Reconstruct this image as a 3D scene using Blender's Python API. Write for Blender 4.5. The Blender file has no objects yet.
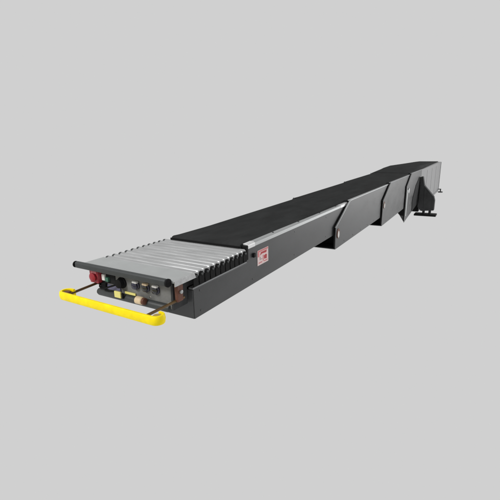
import bpy, bmesh, math, random
from mathutils import Vector, Matrix
random.seed(4)
S = bpy.context.scene
COL = S.collection

# ------------------------------------------------------------------ materials
def mat(name, color, rough=0.5, metal=0.0, spec=0.5, var=0.0, vscale=6.0, bump=0.0, bscale=120.0,
        stretch=(1, 1, 1), rvar=0.0, coat=0.0, emit=None):
    m = bpy.data.materials.new(name); m.use_nodes = True
    nt = m.node_tree; N = nt.nodes; L = nt.links
    b = N['Principled BSDF']
    b.inputs['Base Color'].default_value = (*color, 1)
    b.inputs['Roughness'].default_value = rough
    b.inputs['Metallic'].default_value = metal
    b.inputs['Specular IOR Level'].default_value = spec
    b.inputs['Coat Weight'].default_value = coat
    if var or bump or rvar:
        tc = N.new('ShaderNodeTexCoord'); mp = N.new('ShaderNodeMapping')
        mp.inputs['Scale'].default_value = stretch
        L.new(tc.outputs['Object'], mp.inputs['Vector'])
    if var or rvar:
        n = N.new('ShaderNodeTexNoise'); n.inputs['Scale'].default_value = vscale
        n.inputs['Detail'].default_value = 7; n.inputs['Roughness'].default_value = 0.65
        L.new(mp.outputs[0], n.inputs['Vector'])
        if var:
            r = N.new('ShaderNodeMapRange')
            r.inputs['From Min'].default_value = 0.25; r.inputs['From Max'].default_value = 0.75
            r.inputs['To Min'].default_value = 1 - var; r.inputs['To Max'].default_value = 1 + var
            L.new(n.outputs['Fac'], r.inputs['Value'])
            h = N.new('ShaderNodeVectorMath'); h.operation = 'SCALE'
            h.inputs[0].default_value = color
            L.new(r.outputs[0], h.inputs['Scale']); L.new(h.outputs['Vector'], b.inputs['Base Color'])
        if rvar:
            r2 = N.new('ShaderNodeMapRange')
            r2.inputs['From Min'].default_value = 0.25; r2.inputs['From Max'].default_value = 0.75
            r2.inputs['To Min'].default_value = rough - rvar; r2.inputs['To Max'].default_value = rough + rvar
            L.new(n.outputs['Fac'], r2.inputs['Value']); L.new(r2.outputs[0], b.inputs['Roughness'])
    if bump:
        n2 = N.new('ShaderNodeTexNoise'); n2.inputs['Scale'].default_value = bscale
        n2.inputs['Detail'].default_value = 4
        L.new(mp.outputs[0], n2.inputs['Vector'])
        bp = N.new('ShaderNodeBump'); bp.inputs['Strength'].default_value = bump
        bp.inputs['Distance'].default_value = 0.004
        L.new(n2.outputs['Fac'], bp.inputs['Height']); L.new(bp.outputs[0], b.inputs['Normal'])
    return m

M = dict(
    paint=mat('charcoal_paint', (0.037, 0.038, 0.039), 0.40, 0, 0.6, var=0.30, vscale=3.2, bump=0.22, bscale=110, stretch=(1, 0.6, 1.6), rvar=0.10),
    front=mat('charcoal_front_paint', (0.066, 0.068, 0.070), 0.45, 0, 0.45, var=0.16, vscale=5, bump=0.12, bscale=160, rvar=0.07),
    cabinet=mat('grey_cabinet_paint', (0.19, 0.19, 0.192), 0.40, 0, 0.5, var=0.10, vscale=2.5, bump=0.08, stretch=(1, 2.5, 0.25), rvar=0.06),
    leg=mat('dark_leg_paint', (0.046, 0.047, 0.048), 0.75, 0, 0.15, var=0.25, vscale=5, bump=0.1),
    shadedark=mat('shade_patch_colour', (0.022, 0.0225, 0.023), 0.8, 0, 0.10, var=0.25, vscale=5, bump=0.1),
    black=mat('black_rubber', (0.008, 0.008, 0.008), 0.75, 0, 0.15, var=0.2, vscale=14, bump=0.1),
    belt=mat('conveyor_belt_rubber', (0.034, 0.035, 0.035), 0.82, 0, 0.03, var=0.38, vscale=4.0, bump=0.35, bscale=90, stretch=(1, 0.35, 1), rvar=0.08),
    alu=mat('brushed_aluminium', (0.42, 0.43, 0.43), 0.48, 0.7, 0.5, var=0.16, vscale=9, bump=0.06, stretch=(6, 0.5, 6), rvar=0.10),
    silver=mat('strip_highlight_metal', (0.74, 0.74, 0.74), 0.32, 0.5, 0.5, var=0.08, vscale=12),
    dullalu=mat('dull_aluminium', (0.24, 0.245, 0.25), 0.45, 0.5, 0.5, var=0.2, vscale=9, stretch=(6, 0.5, 6), rvar=0.10),
    roller=mat('galvanised_roller', (0.53, 0.535, 0.535), 0.33, 0.8, 0.5, var=0.18, vscale=7, bump=0.05, bscale=60, stretch=(0.4, 4, 4), rvar=0.08),
    plate=mat('grey_head_plate', (0.42, 0.435, 0.43), 0.42, 0.3, 0.5, var=0.10, vscale=5, bump=0.05, rvar=0.06),
    panel=mat('control_panel_grey', (0.17, 0.17, 0.163), 0.5, 0.1, 0.4, var=0.28, vscale=9, bump=0.08),
    bar=mat('dark_nose_bar', (0.040, 0.044, 0.044), 0.48, 0, 0.4, var=0.2, vscale=8, bump=0.1),
    yellow=mat('yellow_bumper_paint', (0.98, 0.77, 0.0), 0.45, 0, 0.25, var=0.16, vscale=11, bump=0.08, bscale=60, rvar=0.08),
    olive=mat('olive_loop_fill', (0.42, 0.30, 0.08), 0.6, 0, 0.3, var=0.2, vscale=20),
    rod=mat('bronze_rod', (0.14, 0.085, 0.035), 0.42, 0.5, 0.5, var=0.3, vscale=15),
    bracket=mat('brown_bracket', (0.13, 0.05, 0.03), 0.55, 0.1, 0.4, var=0.3, vscale=20),
    red=mat('red_plastic', (0.36, 0.035, 0.05), 0.4, 0, 0.5, var=0.1, vscale=20),
    darkred=mat('dark_red_plastic', (0.30, 0.012, 0.022), 0.35, 0, 0.5),
    pink=mat('pink_label_print', (0.62, 0.20, 0.21), 0.5, 0, 0.3),
    labelwhite=mat('label_white', (0.76, 0.60, 0.58), 0.45, 0, 0.4, var=0.06, vscale=30),
    labelred=mat('label_red_print', (0.45, 0.02, 0.03), 0.45, 0, 0.4),
    labelgrey=mat('label_grey_print', (0.30, 0.25, 0.25), 0.5, 0, 0.3),
    white=mat('white_glint', (0.80, 0.79, 0.76), 0.35, 0, 0.5),
    cream=mat('cream_glint', (0.72, 0.56, 0.36), 0.4, 0, 0.5),
    lemon=mat('lemon_plastic', (0.78, 0.70, 0.22), 0.4, 0, 0.5),
    green=mat('green_plastic', (0.05, 0.16, 0.11), 0.4, 0, 0.5),
    violet=mat('violet_strip_colour', (0.13, 0.125, 0.20), 0.4, 0.1, 0.5, var=0.2, vscale=20),
    lens=mat('dark_blue_lens', (0.012, 0.011, 0.035), 0.12, 0, 0.6, coat=0.5),
    lensblack=mat('black_lens', (0.010, 0.010, 0.010), 0.12, 0, 0.6, coat=0.5),
    chrome=mat('chrome_bezel', (0.7, 0.7, 0.72), 0.18, 1.0, 0.5),
)

# ------------------------------------------------------------------ mesh helpers
class MB:
    def __init__(s): s.bm = bmesh.new()
    def box(s, x0, x1, y0, y1, z0, z1):
        v = [s.bm.verts.new((x, y, z)) for x in (x0, x1) for y in (y0, y1) for z in (z0, z1)]
        for f in ((0, 1, 3, 2), (4, 6, 7, 5), (0, 4, 5, 1), (2, 3, 7, 6), (0, 2, 6, 4), (1, 5, 7, 3)):
            s.bm.faces.new([v[i] for i in f])
        return s
    def prism(s, poly, axis, a, b):
        # poly: 2-D points in the plane perpendicular to axis (order x,y,z minus the axis)
        def P(q, t):
            if axis == 'x': return (t, q[0], q[1])
            if axis == 'y': return (q[0], t, q[1])
            return (q[0], q[1], t)
        A = [s.bm.verts.new(P(q, a)) for q in poly]; B = [s.bm.verts.new(P(q, b)) for q in poly]
        s.bm.faces.new(A); s.bm.faces.new(list(reversed(B)))
        n = len(poly)
        for i in range(n): s.bm.faces.new((A[i], B[i], B[(i + 1) % n], A[(i + 1) % n]))
        return s
    def loft(s, rings):
        R = [[s.bm.verts.new(p) for p in r] for r in rings]
        n = len(R[0])
        for a, b in zip(R, R[1:]):
            for i in range(n): s.bm.faces.new((a[i], b[i], b[(i + 1) % n], a[(i + 1) % n]))
        s.bm.faces.new(list(reversed(R[0]))); s.bm.faces.new(R[-1])
        return s
    def cyl(s, p, q, r, r2=None, seg=20):
        p, q = Vector(p), Vector(q); d = (q - p).normalized()
        a = d.orthogonal().normalized(); b = d.cross(a)
        r2 = r if r2 is None else r2
        return s.loft([[c + (a * math.cos(t) + b * math.sin(t)) * rr for t in [2 * math.pi * i / seg for i in range(seg)]]
                       for c, rr in ((p, r), (q, r2))])
    def lathe(s, p, d, prof, seg=24):
        # prof: list of (distance along d, radius)
        p, d = Vector(p), Vector(d).normalized(); a = d.orthogonal().normalized(); b = d.cross(a)
        return s.loft([[p + d * h + (a * math.cos(t) + b * math.sin(t)) * r for t in [2 * math.pi * i / seg for i in range(seg)]]
                       for h, r in prof])
    def build(s, name, m, parent=None, bevel=0.0, smooth=True, label=None, seg=2):
        bmesh.ops.recalc_face_normals(s.bm, faces=s.bm.faces)
        me = bpy.data.meshes.new(name); s.bm.to_mesh(me); s.bm.free()
        if smooth:
            for f in me.polygons: f.use_smooth = True
            me.set_sharp_from_angle(angle=math.radians(35))
        me.materials.append(M[m])
        o = bpy.data.objects.new(name, me); COL.objects.link(o)
        if parent: o.parent = parent
        if bevel:
            b = o.modifiers.new('bevel', 'BEVEL'); b.width = bevel; b.segments = seg
            b.limit_method = 'ANGLE'; b.angle_limit = math.radians(40); b.harden_normals = True
        if label: o['label'] = label
        return o

def rivets(name, m, parent, pts, axis, r, h):
    for p in pts:
        MB().lathe(p, axis, [(0, r), (h * .7, r * .92), (h, r * .4)], 12).build(name, m, parent)

# ------------------------------------------------------------------ dimensions (metres)
W = 1.0                         # boom width
hA, hl, y1 = 0.461, 0.285, 0.884
yB, yC, yD, yE = 3.67, 7.06, 10.17, 21.3
zB, zC, zD = 0.134, 0.168, 0.219
s_ = 0.76                       # run of the raked corner
d = 0.0437                      # each section is this much wider
tB, tC, tD = hA + 0.036, hA + 0.075, hA + 0.115
bB, bC = -0.235, -0.44
FLOOR = -1.07

root = bpy.data.objects.new('telescopic_conveyor', None); COL.objects.link(root)
root['label'] = 'long charcoal telescopic boom conveyor with steel roller nose and yellow bumper bar'
root['category'] = 'conveyor'

# ------------------------------------------------------------------ front boom section
front = MB().box(-W + .032, -.032, 0.02, yB + 1.4, 0.003, .02).build('boom_section', 'paint', root, bevel=.003)
MB().prism([(0, 0), (yB + 1.4, 0), (yB + 1.4, .425), (y1, .425), (y1, hl - .014), (0, hl - .014)], 'x', -.03, 0).build('side_panel', 'paint', front, bevel=.005)
MB().prism([(0, 0), (yB + 1.4, 0), (yB + 1.4, .40), (y1, .40), (y1, hl - .014), (0, hl - .014)], 'x', -W, -W + .03).build('side_panel', 'paint', front, bevel=.005)
MB().box(-W + .004, -.005, -.008, -.001, 0.004, hl - .018).build('end_plate', 'front', front, bevel=.003)
MB().box(-.045, .004, -.010, y1 - .004, hl - .013, hl + .004).build('lip', 'dullalu', front, bevel=.004)
# aluminium cap along the right-hand top edge
MB().prism([(-.058, .44), (-.058, .463), (-.012, .463), (.003, .452), (.005, .416), (.0015, .416), (-.004, .428), (-.02, .44)], 'y', y1 + .03, yB + s_ - .02).build('edge_strip', 'alu', front, bevel=.003)
for u, v in ((y1 + .024, y1 + .17), (4.02, yB + s_ - .012)):
    MB().prism([(-.059, .438), (-.059, .4655), (-.012, .4655), (.005, .4535), (.0075, .414), (.0015, .414), (-.004, .426), (-.02, .438)], 'y', u, v).build('strip_glint', 'silver', front, bevel=.004)  # pale end pieces; the strip's highlights are put into their colour
rivets('screw', 'black', front, [(-.035, y, .4625) for y in (1.55, 2.3, 3.1, 3.85)], (0, 0, 1), .013, .006)
# cast corner block under the strip's near end
MB().box(-.052, .006, y1 - .012, y1 + .028, .30, .452).build('corner_block', 'black', front, bevel=.006)
rivets('rivet', 'paint', front, [(-.0005, y, z) for y, z in ((.09, .05), (.09, .235), (1.0, .06), (2.1, .06), (2.1, .37), (3.3, .06), (3.3, .37))], (1, 0, 0), .010, .004)
MB().box(0.001, .022, y1 + .115, y1 + .155, .30, .345).build('latch', 'black', front, bevel=.004)

# warning label
def lab(u, v): return (1.105 + .25 * u, .175 + .172 * v)
lb = MB().prism([lab(0, 0), lab(1, 0), lab(1, 1), lab(0, 1)], 'x', .001, .004).build('warning_label', 'labelwhite', root, bevel=.001)
def lm(name, m, poly, x=.0050):
    return MB().prism([lab(*q) for q in poly], 'x', .0042, x).build(name, m, lb)
lm('label_border', 'pink', [(.03, .86), (.97, .86), (.97, .97), (.03, .97)])
lm('label_band', 'labelred', [(.22, .62), (.40, .70), (.80, .66), (.86, .82), (.30, .82)])
lm('label_border', 'pink', [(.03, .56), (.16, .56), (.16, .85), (.03, .85)])
lm('label_emblem', 'labelred', [(.60, .28), (.84, .24), (.86, .50), (.76, .56), (.58, .50)], .0055)
lm('label_border', 'pink', [(.48, .18), (.55, .18), (.55, .58), (.48, .58)])
lm('label_text', 'labelgrey', [(.20, .34), (.26, .34), (.26, .54), (.20, .54)])
lm('label_text', 'labelgrey', [(.29, .34), (.42, .34), (.42, .38), (.29, .38)])
lm('label_text', 'pink', [(.10, .12), (.42, .12), (.42, .19), (.10, .19)])
lm('label_text', 'pink', [(.58, .10), (.92, .10), (.92, .17), (.58, .17)])

# ------------------------------------------------------------------ outer boom sections
def section(k, y0, zmid, top, bot, yend, topmat, flange):
    xr, xl = k * d, -W - k * d
    prof = [(y0, bot), (y0, zmid), (y0 + s_, top - .012), (yend, top - .012), (yend, bot)]
    o = MB().box(xl + .014, xr - .014, y0 + .004, yend, bot, bot + .015).build('boom_section', 'paint', root, bevel=.003)
    MB().prism(prof, 'x', xr - .012, xr).build('side_panel', 'paint', o, bevel=.004)
    MB().prism(prof, 'x', xl, xl + .012).build('side_panel', 'paint', o, bevel=.004)
    # dark inside: black fill set back; the gap's shade is put into its colour
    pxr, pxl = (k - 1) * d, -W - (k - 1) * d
    MB().box(pxl - .02, pxr + .02, y0 + .30, y0 + .33, bot + .02, -.01 if k == 1 else bB - .004).build('gap_shade', 'black', o)
    MB().box(pxr + .003, pxr + .029, y0 + .022, y0 + .06, bot + .02, zmid - .02).build('gap_shade', 'black', o)
    MB().box(pxl - .029, pxl - .003, y0 + .022, y0 + .06, bot + .02, zmid - .02).build('gap_shade', 'black', o)
    MB().box(xr - .05, xr + .004, y0 + s_ + .01, yend - .02, top - .011, top + .006).build('edge_strip', topmat, o, bevel=.004)
    MB().box(xl - .002, xl + .02, y0 + s_ + .01, yend - .02, top - .011, top - .006).build('edge_strip', 'black', o, bevel=.004)
    # folded front flange along the raked corner
    n = Vector((0, -(top - .012 - zmid), s_)).normalized() * .012
    a, c = Vector((0, y0, zmid)), Vector((0, y0 + s_, top - .012))
    poly = [(a.y, a.z), (c.y, c.z), (c.y + n.y, c.z + n.z), (a.y + n.y, a.z + n.z)]
    for sx, fm in ((xr, flange), (xl, 'bar')):
        MB().prism(poly, 'x', sx - .016, sx + .004).build('flange', fm, o)
    rivets('rivet', 'paint', o, [(xr - .0005, y0 + .5 + i * (yend - y0 - 1.3) / 6, bot + .05) for i in range(7)], (1, 0, 0), .012, .005)
    # marker reflector on the lower front corner
    yr, zr = y0 + .125, zmid - .115
    mk = MB().prism([(yr + .075 * math.cos(t), zr + .085 * math.sin(t)) for t in [i * math.pi / 10 for i in range(20)]], 'x', xr + .001, xr + .008).build('marker_reflector', 'bracket', o, bevel=.002)
    MB().prism([(yr - .018 + .034 * math.cos(t), zr - .012 + .058 * math.sin(t)) for t in [i * math.pi / 10 for i in range(20)]], 'x', xr + .008, xr + .022).build('reflector_lens', 'white', o, bevel=.008)
    return o
section(1, yB, zB, tB, bB, yC + 1.2, 'alu', 'alu')
section(2, yC, zC, tC, bC, yD + 1.2, 'dullalu', 'front')

# ------------------------------------------------------------------ fixed base
k = 3; xr, xl = k * d, -W - k * d
yM = 13.45                      # where the grey drive cabinet starts
prof = [(yD, -.88), (yD, zD), (yD + s_, tD - .012), (yM, tD - .012), (yM, -.60), (yD + .40, -.84)]
base = MB().box(xl + .016, xr - .016, yD + .35, yM - .01, -.56, -.53).build('base_frame', 'leg', root)
MB().prism(prof, 'x', xr - .014, xr).build('side_panel', 'paint', base, bevel=.004)
MB().prism(prof, 'x', xl, xl + .014).build('side_panel', 'paint', base, bevel=.004)
# chamfered black plate under the third section; the opening's shade put into colour
MB().prism([(xl + .02, -.88), (xl + .22, -.55), (xr - .26, -.55), (xr - .15, -.67), (xr - .018, -.67), (xr - .018, bC - .006), (xl + .02, bC - .006)], 'y', yD + .05, yD + .08).build('shade_plate', 'black', base)
MB().prism([(xr - .15, -.675), (xr - .018, -.675), (xr - .018, -.87)], 'y', yD + .05, yD + .08).build('flange', 'paint', base)
MB().box(2 * d + .003, 2 * d + .028, yD + .022, yD + .048, -.84, zD - .02).build('gap_shade', 'black', base)  # black fill; the side gap's shade is put into its colour
MB().box(-W - 2 * d - .028, -W - 2 * d - .003, yD + .022, yD + .048, -.84, zD - .02).build('gap_shade', 'black', base)
n = Vector((0, -(tD - .012 - zD), s_)).normalized() * .014
poly = [(yD, zD), (yD + s_, tD - .012), (yD + s_ + n.y, tD - .012 + n.z), (yD + n.y, zD + n.z)]
for sx in (xr, xl): MB().prism(poly, 'x', sx - .018, sx + .004).build('flange', 'front', base)
MB().box(xr - .05, xr + .004, yD + s_ + .01, yM - .01, tD - .011, tD + .003).build('edge_strip', 'dullalu', base, bevel=.004)
MB().box(xr + .001, xr + .012, yD + .06, yD + .22, -.70, zD - .10).build('edge_strip', 'plate', base, bevel=.004)  # pale strip; the front edge's highlight is put into its colour
MB().prism([(yD + .36 + .11 * math.cos(t), .07 + .08 * math.sin(t)) for t in [i * math.pi / 10 for i in range(20)]], 'x', xr + .013, xr + .02).build('marker_reflector', 'alu', base, bevel=.002)
# dark patch on the panel; the stabiliser's shadow is put into its colour
MB().prism([(12.05, .10), (12.75, .33), (13.4, .30), (13.4, -.57), (11.55, -.72), (11.5, -.35)], 'x', xr + .001, xr + .016).build('shade_patch', 'shadedark', base, bevel=.003)

# grey drive cabinet at the rear of the base
b = MB()
b.box(xl, xr, yM + .01, yE, -1.02, tD - .004)
cab = b.build('drive_cabinet', 'cabinet', root, bevel=.012)
MB().box(xl + .01, xr - .004, yM - .02, yM + .005, -1.015, -.61).build('shade_plate', 'black', cab)  # black plate added for the shade under the base
for y in (15.2, 17.0, 18.8): MB().box(xr + .001, xr + .006, y, y + .035, -.89, tD - .12).build('panel_rib', 'cabinet', cab, bevel=.002)
MB().box(xr + .001, xr + .02, yM + .03, yE - .02, -.985, -.90).build('skirting', 'cabinet', cab, bevel=.004)
MB().box(xr - .03, xr + .012, yE + .002, yE + .06, -.98, tD - .01).build('corner_post', 'leg', cab, bevel=.005)
for x, u, v in ((xr + .12, xr + .013, xr + .15), (xl - .12, xl - .15, xl - .004)):
    f = MB().lathe((x, yE - .1, FLOOR), (0, 0, 1), [(0, .12), (.05, .12), (.06, .03), (.16, .03)], 16).build('levelling_foot', 'leg', cab)
    MB().box(u, v, yE - .13, yE - .07, FLOOR + .16, FLOOR + .2).build('foot_bracket', 'leg', cab)

# stabilisers either side of the base, standing on foot plates
def stabiliser(sx):
    X = (lambda x: x) if sx > 0 else (lambda x: -W - x)
    b = MB().prism([(X(.180), .34), (X(.25), .34), (X(.32), .03), (X(.665), -.36), (X(.705), -.50), (X(.705), -.86), (X(.27), -.90), (X(.150), -.76)], 'y', 12.9, 13.15)
    o = b.build('stabiliser', 'leg', root, bevel=.015)
    MB().prism([(X(.33), -.06), (X(.60), -.38), (X(.60), -.78), (X(.36), -.80)], 'y', 12.885, 12.899).build('cover_panel', 'leg', o, bevel=.004)
    MB().box(min(X(.06), X(.80)), max(X(.06), X(.80)), 12.8, 13.25, FLOOR, FLOOR + .065).build('foot_plate', 'black', o, bevel=.012)
    for x in (.36, .57):
        MB().cyl((X(x), 13.02, FLOOR + .06), (X(x), 13.02, -.85), .045).build('levelling_bolt', 'leg', o)
    return o
stabiliser(1); stabiliser(-1)

# ------------------------------------------------------------------ belt
rings = []
def ring(y, x0, x1, zt, th): rings.append([(x0, y, zt - th), (x1, y, zt - th), (x1, y, zt), (x0, y, zt)])
L0, R0 = -.975, -.0585
ring(y1 - .045, L0, R0, hA - .028, .022); ring(y1 - .04, L0, R0, hA - .012, .048); ring(y1 - .025, L0, R0, hA + .002, .066); ring(y1 + .0, L0, R0, hA + .008, .07)
ring(y1 + .10, L0, R0, hA + .003, .06); ring(y1 + .6, L0, R0, hA, .05)
zl = lambda y: hA + (tD + .002 - hA) * max(0, (y - 1.6)) / (yD + s_ - 1.6)
ya, yb_, yc = yB + s_, yC + s_, yD + s_
ring(1.6, L0, R0, zl(1.6), .05); ring(ya - .02, L0, R0, zl(ya), .05)
ring(ya + .02, -W - d + .03, d - .052, zl(ya) + .002, .05); ring(yb_ - .02, -W - d + .03, d - .052, zl(yb_), .05)
ring(yb_ + .02, -W - 2 * d + .03, 2 * d - .052, zl(yb_) + .002, .05); ring(yc - .02, -W - 2 * d + .03, 2 * d - .052, zl(yc), .05)
ring(yc + .02, -W - 3 * d + .012, 3 * d - .052, zl(yc) + .002, .05); ring(12.6, -W - 3 * d + .012, 3 * d - .052, tD + .004, .05)
belt = MB().loft(rings).build('belt', 'belt', root)
MB().box(L0 - .001, R0 + .001, y1 - .058, y1 - .047, hA - .05, hA - .006).build('nose_strip', 'black', belt, bevel=.003)
# rubber hood over the rear of the belt
hood = []
def hr(y, z, x0, x1, zb): hood.append([(x0, y, zb), (x1, y, zb), (x1, y, max(z - .05, zb + .001)), (x1 - .05, y, z), (x0 + .05, y, z), (x0, y, max(z - .03, zb + .001))])
zb = tD + .006
hr(11.0, zb + .004, -1.11, .07, zb); hr(12.4, .672, -1.10, .075, zb); hr(13.6, .70, -1.10, .075, zb); hr(17, .655, -1.06, .03, zb); hr(20.0, .62, -1.03, .0, zb); hr(yE - .05, .60, -1.0, .0, zb)
MB().loft(hood).build('belt_hood', 'belt', root)

# ------------------------------------------------------------------ roller deck at the nose
deck = MB().box(-1.0, -.08, -.02, y1 - .06, .335, .352).build('roller_deck', 'leg', root)
MB().box(-1.035, -1.01, -.02, y1 - .06, .30, .375).build('side_plate', 'leg', deck, bevel=.003)
MB().box(-.075, -.055, -.02, y1 - .06, .292, .40).build('side_plate', 'leg', deck, bevel=.003)
MB().prism([(-1.07, -.265), (.030, -.265), (.030, -.022), (-1.07, -.022)], 'z', .412, .430).build('cover_plate', 'plate', deck, bevel=.004)
MB().prism([(-.265, .385), (.0, .385), (-.02, .434), (-.265, .434)], 'x', .031, .040).build('side_rail', 'roller', deck, bevel=.003)
NR = 11
for i in range(NR):
    y = .018 + i * .0803; r = .0366; zc = .433 - r
    MB().lathe((-1.045, y, zc), (1, 0, 0), [(0, r * .8), (.006, r), (1.045 + .004, r), (1.045 + .010, r * .85)], 28).build('roller', 'roller', deck)
    MB().lathe((-1.046, y, zc + .004), (-1, 0, 0), [(0, .031), (.022, .031), (.026, .02)], 14).build('axle_cap', 'bar', deck)
    # dark bearing plate in front of the roller's end, with its axle nut
    MB().prism([(y - .032, .298), (y + .032, .298), (y + .036, .36), (y + .028, .395), (y + .010, .412), (y - .010, .412), (y - .028, .395), (y - .036, .36)], 'x', .012, .022).build('bearing_block', 'black', deck, bevel=.003)
    MB().lathe((.022, y, zc - .008), (1, 0, 0), [(0, .013), (.008, .012), (.010, .006)], 8).build('axle_nut', 'bar', deck)

# nose bar across the front
nb = MB().box(-1.115, -.012, -.315, -.268, .392, .452).build('nose_bar', 'bar', root, bevel=.020, seg=4)
MB().lathe((-.012, -.2915, .422), (1, 0, 0), [(0, .034), (.014, .034), (.02, .026)], 20).build('end_cap', 'black', nb)
MB().lathe((-1.115, -.2915, .422), (-1, 0, 0), [(0, .030), (.010, .030), (.014, .022)], 20).build('end_cap', 'black', nb)

# ------------------------------------------------------------------ control head under the nose
yP = -.20
b = MB().prism([(-.93, .155), (-.07, .150), (-.07, .41), (-.93, .41)], 'y', yP, -.03)
head = b.build('control_head', 'panel', root, bevel=.006)
b = MB().lathe((-.965, yP - .002, .160), (1, 0, 0), [(0, .012), (.012, .030), (.03, .036), (.86, .036), (.88, .03)], 18)
b.build('lower_trim', 'bar', head)
MB().box(-.068, -.050, yP + .0015, -.02, .146, .40).build('side_cheek', 'leg', head, bevel=.004)

def button(x, z, r, lens, bez='chrome', dome=.022):
    o = MB().lathe((x, yP, z), (0, -1, 0), [(0, r * 1.15), (.012, r * 1.15), (.018, r * .98)], 24).build('push_button', bez, root)
    MB().lathe((x, yP - .0185, z), (0, -1, 0), [(0, r * .92), (dome * .5, r * .9), (dome * .85, r * .62), (dome, r * .2)], 24).build('button_lens', lens, o)
    return o
for x, ln in ((-.458, 'lens'), (-.340, 'lensblack'), (-.228, 'lensblack')):
    o = button(x, .300, .036, ln, 'lens')
    MB().box(x - .022, x + .036, yP - .036, yP - .001, .322, .346).build('button_glint', 'white' if ln != 'lensblack' or x > -.3 else 'cream', o, bevel=.011)  # pale cap shaped as the highlight on the button
# black rotary knob
o = MB().lathe((-.630, yP, .296), (0, -1, 0), [(0, .052), (.012, .052), (.016, .044), (.05, .040), (.056, .03)], 24).build('rotary_knob', 'black', head)
# emergency stop on its own red box at the left end
es = MB().box(-.995, -.885, yP - .055, yP + .05, .258, .382).build('emergency_stop', 'red', root, bevel=.008)
MB().lathe((-.932, yP - .056, .318), (0, -1, 0), [(0, .030), (.010, .030), (.012, .040), (.022, .040), (.028, .028)], 24).build('stop_button', 'darkred', es)
MB().box(-.965, -.895, yP - .060, yP - .056, .352, .372).build('stop_plate', 'pink', es)
MB().box(-1.008, -.9955, yP - .03, yP + .05, .246, .382).build('mounting_plate', 'bar', es, bevel=.003)
# small connectors and plates
MB().box(-.872, -.832, yP - .025, yP - .001, .285, .345).build('switch', 'white', head, bevel=.005)
MB().box(-.822, -.782, yP - .03, yP - .001, .282, .322).build('switch', 'green', head, bevel=.005)
MB().box(-.90, -.825, yP - .028, yP - .001, .205, .262).build('cable_gland', 'black', head, bevel=.01)
MB().box(-.822, -.655, yP - .012, yP - .001, .205, .250).build('violet_strip', 'violet', head, bevel=.003)  # flat violet strip across the panel
MB().box(-.690, -.610, yP - .055, yP - .037, .165, .225).build('connector', 'lemon', head, bevel=.006)
MB().box(-.604, -.584, yP - .05, yP - .037, .165, .215).build('connector', 'black', head, bevel=.004)
MB().box(-.60, -.47, yP - .012, yP - .001, .200, .222).build('strip_plate', 'lemon', head, bevel=.003)
c = MB().lathe((-.425, yP - .045, .190), (1, 0, 0), [(0, .026), (.008, .034), (.07, .034), (.078, .028)], 18).build('connector', 'cream', head)
MB().lathe((-.346, yP - .045, .190), (1, 0, 0), [(0, .030), (.022, .030), (.026, .02)], 18).build('connector_collar', 'bracket', head)
rivets('screw', 'chrome', head, [(x, yP, z) for x, z in ((-.56, .37), (-.10, .37), (-.10, .20), (-.30, .22), (-.87, .38))], (0, -1, 0), .009, .006)
MB().box(-.915, -.715, yP - .007, yP - .001, .262, .392).build('recess_shade', 'shadedark', head, bevel=.004)  # flat dark plate; the recess's shade is put into its colour
pts = [Vector(p) for p in ((-.90, yP - .02, .262), (-.885, yP - .045, .235), (-.85, yP - .058, .222), (-.80, yP - .06, .228), (-.75, yP - .055, .250), (-.70, yP - .04, .268), (-.665, yP - .02, .280))]
MB().loft([[p + Vector((0, math.cos(t), math.sin(t))) * .009 for t in [2 * math.pi * i / 10 for i in range(10)]] for p in pts]).build('cable', 'black', head)
# brown bracket at the right end that carries the bumper arm
br = MB().prism([(-.028, .225), (.0, .225), (.004, .36), (-.008, .385), (-.034, .37)], 'y', -.20, -.13).build('arm_bracket', 'bracket', head, bevel=.006)
MB().lathe((.006, -.165, .31), (1, 0, 0), [(0, .016), (.012, .016), (.014, .01)], 12).build('bolt', 'alu', head)
MB().box(-1.0, -.955, -.19, -.08, .215, .25).build('arm_bracket', 'bracket', head, bevel=.006)

# ------------------------------------------------------------------ yellow bumper
path = []
yF, R, xa, xb = -.545, .048, -.995, .055
for i in range(13):             # left end curls back
    t = math.radians(90 + 180 * i / 12); path.append((xa + R * math.cos(t), yF + R + R * math.sin(t)))
for i in range(1, 12): path.append((xa + (xb - xa) * i / 12, yF))
for i in range(13):
    t = math.radians(-90 + 180 * i / 12); path.append((xb + R * math.cos(t), yF + R + R * math.sin(t)))
path = [(xa + .035, yF + 2 * R)] + path + [(xb - .02, yF + 2 * R)]
rings = []
for i, (x, y) in enumerate(path):
    a = Vector(path[max(i - 1, 0)]); c = Vector(path[min(i + 1, len(path) - 1)]); t = (c - a).normalized(); nrm = Vector((t.y, -t.x))
    z0 = .188; h = .070; th = .011
    def P(o, z): return (x + nrm.x * o, y + nrm.y * o, z)
    rings.append([P(-th, z0), P(th * .6, z0), P(th, z0 + .008), P(th + .004, z0 + h * .5), P(th, z0 + h - .008), P(th * .6, z0 + h), P(-th, z0 + h)])
bump = MB().loft(rings).build('bumper_bar', 'yellow', root, bevel=.002)
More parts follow.
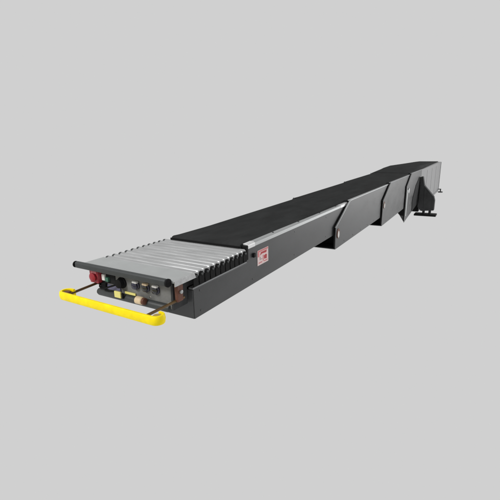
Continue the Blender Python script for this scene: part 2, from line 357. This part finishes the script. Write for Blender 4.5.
for x, m_ in ((xa, 'bracket'), (xb, 'olive')):
    MB().lathe((x, yF + R, .192), (0, 0, 1), [(0, .032), (.050, .034), (.056, .028)], 16).build('loop_fill', m_, bump)  # loop fillers; brown and olive put the curled ends' shade into colour
for x0, x1 in ((-.965, -.978), (-.045, -.020)):
    MB().cyl((x0, yF + .013, .226), (x1, -.10, .236), .0115, seg=14).build('bumper_arm', 'rod', root)

# ------------------------------------------------------------------ world, lamps, camera
w = bpy.data.worlds.new('World'); S.world = w; w.use_nodes = True
bg = w.node_tree.nodes['Background']
bg.inputs['Color'].default_value = (0.631, 0.631, 0.631, 1); bg.inputs['Strength'].default_value = 1.0

def area(name, loc, target, size, power, color=(1, 1, 1)):
    l = bpy.data.lights.new(name, 'AREA'); l.shape = 'DISK'; l.size = size; l.energy = power; l.color = color
    o = bpy.data.objects.new(name, l); COL.objects.link(o); o.location = loc
    o.rotation_euler = (Vector(target) - Vector(loc)).to_track_quat('-Z', 'Y').to_euler()
    return o
area('key_lamp', (-2.5, -5.0, 4.5), (-.5, .2, .2), 1.6, 260)
area('side_lamp', (9.0, 19.0, 1.2), (.1, 12.0, -.1), 3.5, 800)

cam = bpy.data.cameras.new('camera'); co = bpy.data.objects.new('camera', cam); COL.objects.link(co)
fwd = Vector((-0.49225568, 0.83259218, -0.25391849)); r = Vector((0.86300554, 0.50489015, -0.01753237)); u = Vector((-0.11360363, 0.22776347, 0.96706671))
m3 = Matrix((r, u, -fwd)).transposed()
co.matrix_world = Matrix.Translation((1.97339098, -2.38384268, 1.41181109)) @ m3.to_4x4()
cam.sensor_width = 36; cam.lens = 383.7412 / 500 * 36; cam.clip_start = .05; cam.clip_end = 500
S.camera = co
S.view_settings.view_transform = 'Standard'; S.view_settings.look = 'None'
S.view_settings.exposure = 0; S.view_settings.gamma = 1; S.view_settings.use_curve_mapping = False
S.render.film_transparent = False
# children keep their places while the Empty stands on the ground under the base
root.location = (-.5, 13.0, FLOOR)
for o in root.children: o.matrix_parent_inverse = Matrix.Translation(root.location).inverted()
